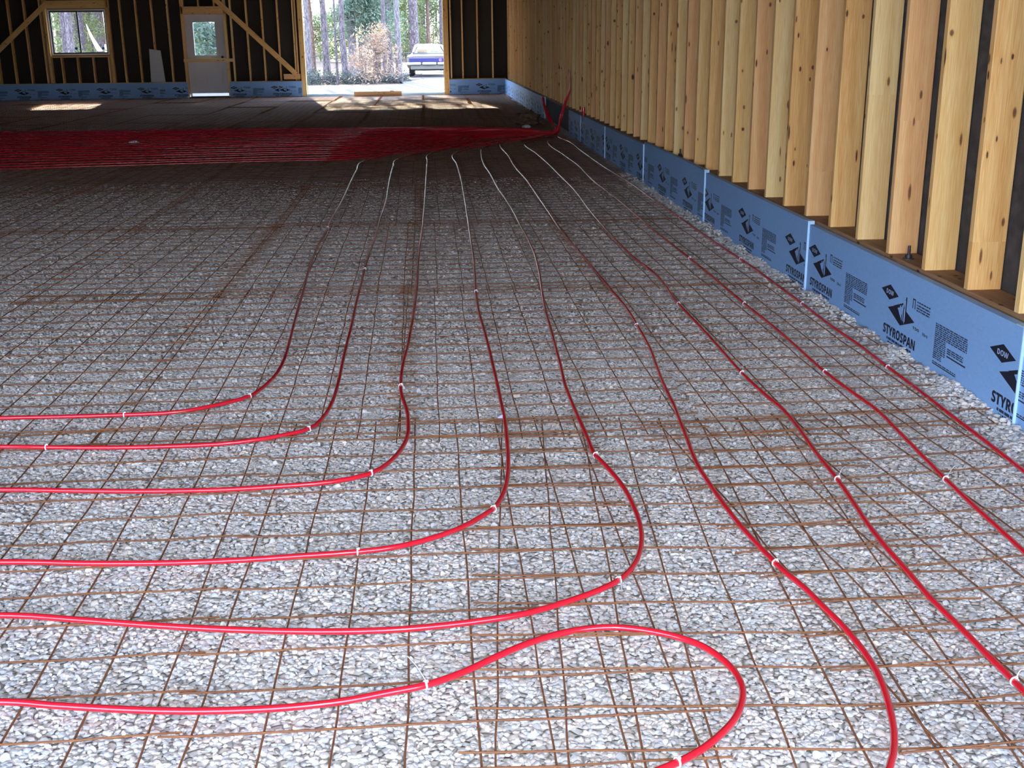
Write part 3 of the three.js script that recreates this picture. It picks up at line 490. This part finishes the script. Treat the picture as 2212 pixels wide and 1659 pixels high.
// one spray of small leaves
function sprayGeo(seed, n, spread, leaf) {
  const r = rng(seed), pos = [];
  for (let i = 0; i < n; i++) {
    const c = V(r() - 0.5, (r() - 0.5) * 0.6, r() - 0.5).multiplyScalar(spread), a = V(r() - 0.5, r() - 0.5, r() - 0.5).normalize(), b = V(r() - 0.5, r() - 0.5, r() - 0.5).cross(a).normalize(), l = leaf * (0.6 + 0.8 * r()), w = l * 0.32;
    const p = [c.clone().addScaledVector(a, -l), c.clone().addScaledVector(b, w), c.clone().addScaledVector(a, l), c.clone().addScaledVector(b, -w)];
    for (const k of [0, 1, 2, 0, 2, 3]) pos.push(p[k].x, p[k].y, p[k].z);
  }
  const g = new THREE.BufferGeometry(); g.setAttribute('position', new THREE.Float32BufferAttribute(pos, 3)); g.computeVertexNormals(); return g;
}
const spray = sprayGeo(4, 46, 0.8, 0.1), sprayFine = sprayGeo(5, 60, 0.7, 0.055);
const leafMat = (c) => new THREE.MeshPhysicalMaterial({ color: c, roughness: 0.9, transmission: 0.4, thickness: 0, side: THREE.DoubleSide });
const greens = { pine: leafMat(0x48603f), lime: leafMat(0x6c7846), hemlock: leafMat(0x476050), tan: leafMat(0x8a7360), dark: leafMat(0x35463c) };
function foliage(name, parent, geo, mat, n, place, seed) {
  const r = rng(seed), im = shadows(new THREE.InstancedMesh(geo, mat, n)), m = new THREE.Matrix4(), q = new THREE.Quaternion(), c = new THREE.Color();
  for (let i = 0; i < n; i++) { const [p, s] = place(r, i); q.setFromEuler(new THREE.Euler(r() * 0.8, r() * 6.3, r() * 0.8)); m.compose(p, q, V(s, s, s)); im.setMatrixAt(i, m); const k = 0.7 + 0.6 * r(); im.setColorAt(i, c.setRGB(k, k, k * 0.95)); }
  im.name = name; im.userData.kind = 'stuff'; parent.add(im); return im;
}
function trunkGeo(h, r0, lean, seed, n = 9) {
  const r = rng(seed), pts = []; for (let i = 0; i <= 6; i++) { const t = i / 6; pts.push(V(lean * h * t + (i ? rr(-0.06, 0.06, r) : 0), h * t - 0.15, i ? rr(-0.06, 0.06, r) : 0)); }
  const g = new THREE.TubeGeometry(new THREE.CatmullRomCurve3(pts), 16, 1, n), p = g.attributes.position, uv = g.attributes.uv, c = new THREE.CatmullRomCurve3(pts);
  for (let i = 0; i < p.count; i++) { const t = uv.getX(i), o = c.getPointAt(Math.min(1, t)), v = V().fromBufferAttribute(p, i).sub(o).multiplyScalar(r0 * (1 - 0.72 * t) * (1 + 0.45 * Math.exp(-t * h * 2.4)) * (1 + 0.06 * n3(p.getX(i) * 4, p.getY(i) * 2, seed))).add(o); p.setXYZ(i, v.x, v.y, v.z); uv.setXY(i, uv.getY(i) * 2, t * h / 1.5); }
  g.computeVertexNormals(); return g;
}
// a tall forest tree: bare trunk with dead stubs, crown far above
function tree(X, D, dia, o) {
  const { lean = 0, bark = 0, h = 15, seed = 1, crown = 110, low = 0.38, mat = greens.pine, spread = 2.2, name = 'pine_tree' } = o, g = group(name, V(X, GY, Z(D))), r = rng(seed * 13 + 3);
  mesh('trunk', trunkGeo(h, dia / 2, lean, seed), barks[bark], g);
  const br = [];
  for (let i = 0; i < 16; i++) { const y = rr(0.7, h * 0.5, r), a = r() * 6.283, l = rr(0.3, 1.1, r), s = V(lean * y, y, 0); br.push(rod(s, s.clone().add(V(Math.cos(a) * l, rr(-0.1, 0.25, r), Math.sin(a) * l)), 0.018, 0.005, 4)); }
  mesh('branches', br, barks[bark], g).userData.kind = 'stuff';
  if (crown) foliage('crown', g, spray, mat, crown, (q) => { const t = Math.pow(q(), 0.8), y = h * (low + (1 - low) * t), w = spread * (1.05 - t) * Math.sqrt(q()), a = q() * 6.283; return [V(lean * y + Math.cos(a) * w, y, Math.sin(a) * w), 1.1 + 0.9 * q()]; }, seed + 50);
  return g;
}
const pxX = (x, D) => onDepth(x, 150, D).x;
const NEAR = [
  [667, 46, 13, 0, 3, 'grey pine trunk at the left jamb of the large doorway'], [679, 47, 9, 0.03, 1, 'leaning reddish brown trunk second from the left jamb'], [707, 47, 15, 0.022, 0, 'grey trunk third from the left jamb of the large doorway'],
  [728, 44, 5, 0, 2, 'thin dark stem between two thicker grey trunks'], [748, 46, 14, 0.02, 0, 'leaning grey trunk left of the tan leafed beech'], [766, 50, 20, 0.01, 3, 'broad grey trunk just left of the tan leafed beech'],
  [781, 54, 8, 0, 2, 'slim dark trunk behind the left of the tan beech leaves'], [815, 55, 15, 0.012, 1, 'brown trunk behind the middle of the tan beech leaves'], [832, 46, 11, 0, 0, 'grey trunk at the right side of the tan beech leaves'], [845, 58, 11, 0.01, 2, 'dark trunk ending high above the leaf litter, left of the straight grey one'],
  [862, 45, 14, 0.008, 3, 'straight grey trunk midway between tan beech and parked car'], [896, 66, 24, 0, 0, 'very broad paired trunk rising behind the parked car'], [928, 74, 10, 0, 1, 'brown trunk above the roof of the parked car'], [954, 70, 8, 0, 2, 'dark trunk at the right jamb above the parked car'],
];
NEAR.forEach(([x, D, w, lean, bark, label], i) => tag(tree(pxX(x, D), D, w * D / 2437 * 0.93, { lean: -lean, bark, seed: 3 + i, h: 13 + (i % 4) * 1.5, crown: i > 10 ? 130 : 12, low: i > 10 ? 0.3 : 0.38 }), label, 'tree'));
{
  const protos = Array(8).fill(null), r = rng(404);
  for (let i = 0; i < 185; i++) {
    const D = i < 30 ? rr(64, 96, r) : rr(58, 125, r), X = D * (i < 30 ? rr(-0.345, -0.25, r) : rr(-0.46, 0.10, r)), b = (i % 4) + (i < 30 ? 4 : 0); const w = X / D; if (i >= 30 && (w > -0.12 ? D < 84 : w > -0.14 || w < -0.37 || (w < -0.22 && w > -0.24))) continue;
    let t; if (!protos[b]) t = protos[b] = tree(X, D, 0.26 + 0.06 * (b % 4), { bark: b % 4, seed: 70 + b, h: 15 + b % 4, crown: b > 3 ? 26 : 120, lean: rr(-0.02, 0.02, r) });
    else { t = protos[b].clone(); t.name = numbered('pine_tree'); scene.add(t); t.position.set(X, GY + 0.1, Z(D)); t.rotation.y = r() * 6.3; const s = rr(0.75, 1.2, r); t.scale.set(s, rr(0.9, 1.15, r), s); }
    const tx = X / D; tag(t, tx > -0.12 ? 'distant grey trunk deep in the woods seen through the large doorway' : tx > -0.22 ? 'distant grey trunk deep in the woods seen through the door glass' : 'distant grey trunk deep in the woods seen through the window', 'tree', tx > -0.12 ? 'distant trunks beyond the large doorway' : tx > -0.22 ? 'distant trunks beyond the door glass' : 'distant trunks beyond the window');
  }
  // trees close outside the window and the door, whose crowns break up the sun
  for (const [X, D, b, label, cr] of [[-17.5, 46, 3, 'tall pine standing outside left of the window', 12], [-13.0, 44, 0, 'tall pine standing outside the middle of the window', 12], [-15.6, 52, 2, 'tall pine farther out behind the window pines', 12], [-11.2, 50, 1, 'tall pine outside between window and door', 12], [-8.6, 43, 0, 'tall pine outside left of the door glass', 14], [-9.6, 58, 3, 'tall pine farther out behind the door', 14], [-5.6, 52, 1, 'tall pine outside between door and large doorway', 14]])
    tag(tree(X, D, 0.26, { bark: b, seed: 200 + Math.round(X * 10), h: 17, crown: cr, low: 0.22, spread: 2.8, lean: 0.004 }), label, 'tree');
}
// young evergreens and leafy saplings
function sapling(x, y0, D, h, w, mat, label, seed, n = 90, geo = spray, name = 'sapling', low = 0.12) {
  const p = onDepth(x, 150, D), g = group(name, V(p.x, GY, Z(D)));
  const st = [rod(V(0, -0.1, 0), V(0.05, h, 0.03), 0.035, 0.008, 6)], r = rng(seed); for (let i = 0; i < 22; i++) { const y = h * rr(low, 0.95, r), a = r() * 6.3, l = w * rr(0.4, 1, r); st.push(rod(V(0.05 * y / h, y, 0), V(Math.cos(a) * l, y + l * rr(0.0, 0.5, r), Math.sin(a) * l), 0.012, 0.004, 4)); }
  mesh('stem', st, barks[0], g);
  foliage('leaves', g, geo, mat, n, (q) => { const t = q(), a = q() * 6.3, k = w * Math.sqrt(q()) * (1.1 - 0.55 * t); return [V(Math.cos(a) * k, h * (low + (1 - low) * t), Math.sin(a) * k), 0.6 + 0.7 * q()]; }, seed + 1);
  return tag(g, label, 'young tree');
}
sapling(812, 0, 44, 1.9, 0.85, greens.tan, 'young beech full of dry tan leaves before the trunks', 901, 50, sprayFine, 'beech_sapling', 0.1);
sapling(790, 0, 50, 3.6, 1.3, greens.hemlock, 'blue-green hemlock sapling hanging above the tan beech', 902, 90, spray, 'hemlock_sapling', 0.5);
sapling(822, 0, 62, 4.2, 1.4, greens.hemlock, 'green hemlock sapling behind the middle trunks', 903, 120, spray, 'hemlock_sapling', 0.35);
sapling(878, 0, 78, 4.5, 1.5, greens.lime, 'yellow-green leafy sapling left of the broad paired trunk', 904, 130);
sapling(938, 0, 82, 4.6, 1.5, greens.lime, 'yellow-green leafy sapling above the parked car', 905, 110);
sapling(738, 0, 74, 3.6, 1.2, greens.lime, 'yellow-green leafy sapling between the leaning trunks', 906, 60);
sapling(694, 0, 80, 3.4, 1.4, greens.lime, 'yellow-green leafy sapling at the left of the doorway view', 907, 70);
sapling(855, 0, 84, 4.4, 1.3, greens.pine, 'green sapling behind the straight grey trunk', 908, 90);
sapling(455, 0, 52, 2.4, 1.1, greens.hemlock, 'green hemlock sapling seen low in the door glass', 909, 48);
sapling(428, 0, 60, 3.6, 0.9, greens.lime, 'yellow-green sapling at the left of the door glass', 910, 50);
sapling(466, 0, 72, 4.6, 1.3, greens.lime, 'yellow-green sapling high in the right of the door glass', 911, 90);
sapling(140, 0, 60, 3.2, 0.7, greens.lime, 'thin yellow-green sapling in the left window pane', 912, 40);
sapling(205, 0, 70, 4.2, 0.9, greens.lime, 'thin yellow-green sapling in the right window pane', 913, 40);
// brush heap along the edge of the drive
{
  const g = group('brush_pile', V(0, GY, 0)), r = rng(66), br = [];
  for (let i = 0; i < 260; i++) { const t = r(), X = -5.2 + 4.3 * t, D = 44.6 + rr(-0.9, 0.9, r) + t, hh = (0.3 - 0.24 * t) * r(), a = r() * 6.3, l = rr(0.3, 1.1, r); br.push(rod(V(X, hh, Z(D)), V(X + Math.cos(a) * l, Math.max(0, hh + rr(-0.2, 0.3, r)), Z(D) + Math.sin(a) * l), 0.016, 0.006, 4)); }
  const b = mesh('branches', br, barks[2], g); b.userData.kind = 'stuff';
  foliage('leaves', g, sprayFine, greens.dark, 150, (q) => { const t = q(); return [V(-5.2 + 4.3 * t, 0.03 + (0.34 - 0.26 * t) * q() * q(), Z(44.6 + (q() - 0.5) * 1.9 + t)), 0.5 + 0.5 * q()]; }, 67);
  tag(g, 'low dark heap of cut branches along the edge of the pale drive', 'brush pile');
}
// the parked car, its tail towards the doorway
{
  const D = 50, c = onDepth(928, 160, D), car = group('parked_car', V(c.x, GY + 0.02, Z(D)));
  const paint = new THREE.MeshPhysicalMaterial({ color: 0x5c5959, roughness: 0.4, clearcoat: 0.3, metalness: 0.2 }), navy = std(0x1c1c58, 0.35), chrome = std(0xdfeaf0, 0.15, { metalness: 1 }), black = std(0x0c0c10, 0.6), gl = new THREE.MeshPhysicalMaterial({ color: 0x1b2028, roughness: 0.06, clearcoat: 1 });
  // body: cross-sections along its length, tail at z = 0, nose at z = -5.2
  const loft = (secs, n = 28) => { const pos = [], ix = []; secs.forEach(([z, w, y0, y1, e]) => { for (let i = 0; i < n; i++) { const a = i / n * 6.283, ca = Math.cos(a), sa = Math.sin(a); pos.push(w * Math.sign(ca) * Math.abs(ca) ** e, (y0 + y1) / 2 + (y1 - y0) / 2 * Math.sign(sa) * Math.abs(sa) ** e, z); } }); for (let s = 0; s < secs.length - 1; s++) for (let i = 0; i < n; i++) { const a = s * n + i, b = s * n + (i + 1) % n; ix.push(a, b, a + n, b, b + n, a + n); } for (const [s, f] of [[0, 1], [secs.length - 1, 0]]) { const m = pos.length / 3; pos.push(0, (secs[s][2] + secs[s][3]) / 2, secs[s][0]); for (let i = 0; i < n; i++) { const a = s * n + i, b = s * n + (i + 1) % n; f ? ix.push(m, b, a) : ix.push(m, a, b); } } const g = new THREE.BufferGeometry(); g.setAttribute('position', new THREE.Float32BufferAttribute(pos, 3)); g.setIndex(ix); return toCreasedNormals(g.toNonIndexed(), 0.7); };
  mesh('body', loft([[0.0, 0.9, 0.46, 0.86, 0.35], [-0.08, 0.95, 0.36, 0.9, 0.35], [-0.6, 0.97, 0.3, 0.94, 0.4], [-2, 0.97, 0.26, 0.93, 0.4], [-3.6, 0.96, 0.26, 0.9, 0.4], [-5, 0.93, 0.34, 0.8, 0.4], [-5.2, 0.86, 0.42, 0.74, 0.4]]), paint, car);
  mesh('roof', loft([[-0.35, 0.82, 0.84, 0.9, 0.5], [-0.75, 0.74, 0.86, 1.05, 0.45], [-1.35, 0.66, 0.88, 1.31, 0.42], [-1.8, 0.65, 0.88, 1.35, 0.42], [-2.6, 0.66, 0.88, 1.34, 0.42], [-3.3, 0.78, 0.86, 0.94, 0.5]]), paint, car);
  const rw = new THREE.BufferGeometry(); rw.setAttribute('position', new THREE.Float32BufferAttribute([-0.66, 0.945, -0.5, 0.66, 0.945, -0.5, 0.5, 1.24, -1.14, -0.66, 0.945, -0.5, 0.5, 1.24, -1.14, -0.5, 1.24, -1.14], 3)); rw.computeVertexNormals();
  const frame = mesh('rear_window', rw, gl, car); mesh('window_trim', [rod(V(-0.67, 0.945, -0.49), V(0.67, 0.945, -0.49), 0.022), rod(V(-0.67, 0.945, -0.49), V(-0.51, 1.25, -1.13), 0.02), rod(V(0.67, 0.945, -0.49), V(0.51, 1.25, -1.13), 0.02)], black, frame);
  mesh('seat_back', [new RoundedBoxGeometry(0.42, 0.22, 0.06, 2, 0.03).translate(-0.28, 1.03, -0.66)], std(0x8a7a5c, 0.8), frame);
  mesh('painted_reflection', [box(0.06, 0.4, 1.0, 1.2, -0.78, -0.77)], std(0xf4f4f0, 0.7), frame);  // white patch that paints a bright reflection onto the rear glass
  const tail = mesh('tail_panel', new RoundedBoxGeometry(1.68, 0.17, 0.06, 2, 0.02).translate(0, 0.685, 0.0), navy, car);
  const bd = new THREE.TorusGeometry(0.055, 0.014, 8, 20); bd.translate(0.47, 0.69, 0.035); mesh('fuel_cap', [bd, new THREE.CircleGeometry(0.05, 18).translate(0.47, 0.69, 0.036)], std(0x7a5088, 0.4), tail);
  const bump = mesh('bumper', [[-0.66, 0.62], [0, 0.6], [0.66, 0.62]].map(([x, w]) => new RoundedBoxGeometry(w, 0.12, 0.12, 3, 0.04).translate(x, 0.545, 0.05)), chrome, car); bump.name = 'bumper';
  mesh('valance', new RoundedBoxGeometry(1.6, 0.2, 0.1, 2, 0.04).translate(0, 0.4, -0.04), std(0x5c5c56, 0.6), car);
  for (const x of [-0.76, 0.76]) for (const z of [-0.95, -4.1]) { const t = new THREE.CylinderGeometry(0.33, 0.33, 0.22, 28); t.rotateZ(Math.PI / 2); t.translate(x, 0.31, z); const wh = mesh('wheel', t, black, car); const hc = new THREE.CylinderGeometry(0.19, 0.19, 0.23, 20); hc.rotateZ(Math.PI / 2); hc.translate(x, 0.31, z); mesh('hubcap', hc, chrome, wh); }
  for (const x of [-0.5, 0.5]) mesh('exhaust_pipe', rod(V(x, 0.24, -0.6), V(x, 0.23, 0.03), 0.03, 0.03, 10), std(0xbdb4bc, 0.4, { metalness: 0.8 }), car);
  mesh('axle', rod(V(-0.7, 0.3, -0.95), V(0.7, 0.3, -0.95), 0.06, 0.06, 10), black, car);
  tag(car, 'old silver coupe seen from behind, parked beyond the large doorway', 'car');
}
renderer.render(scene, camera);
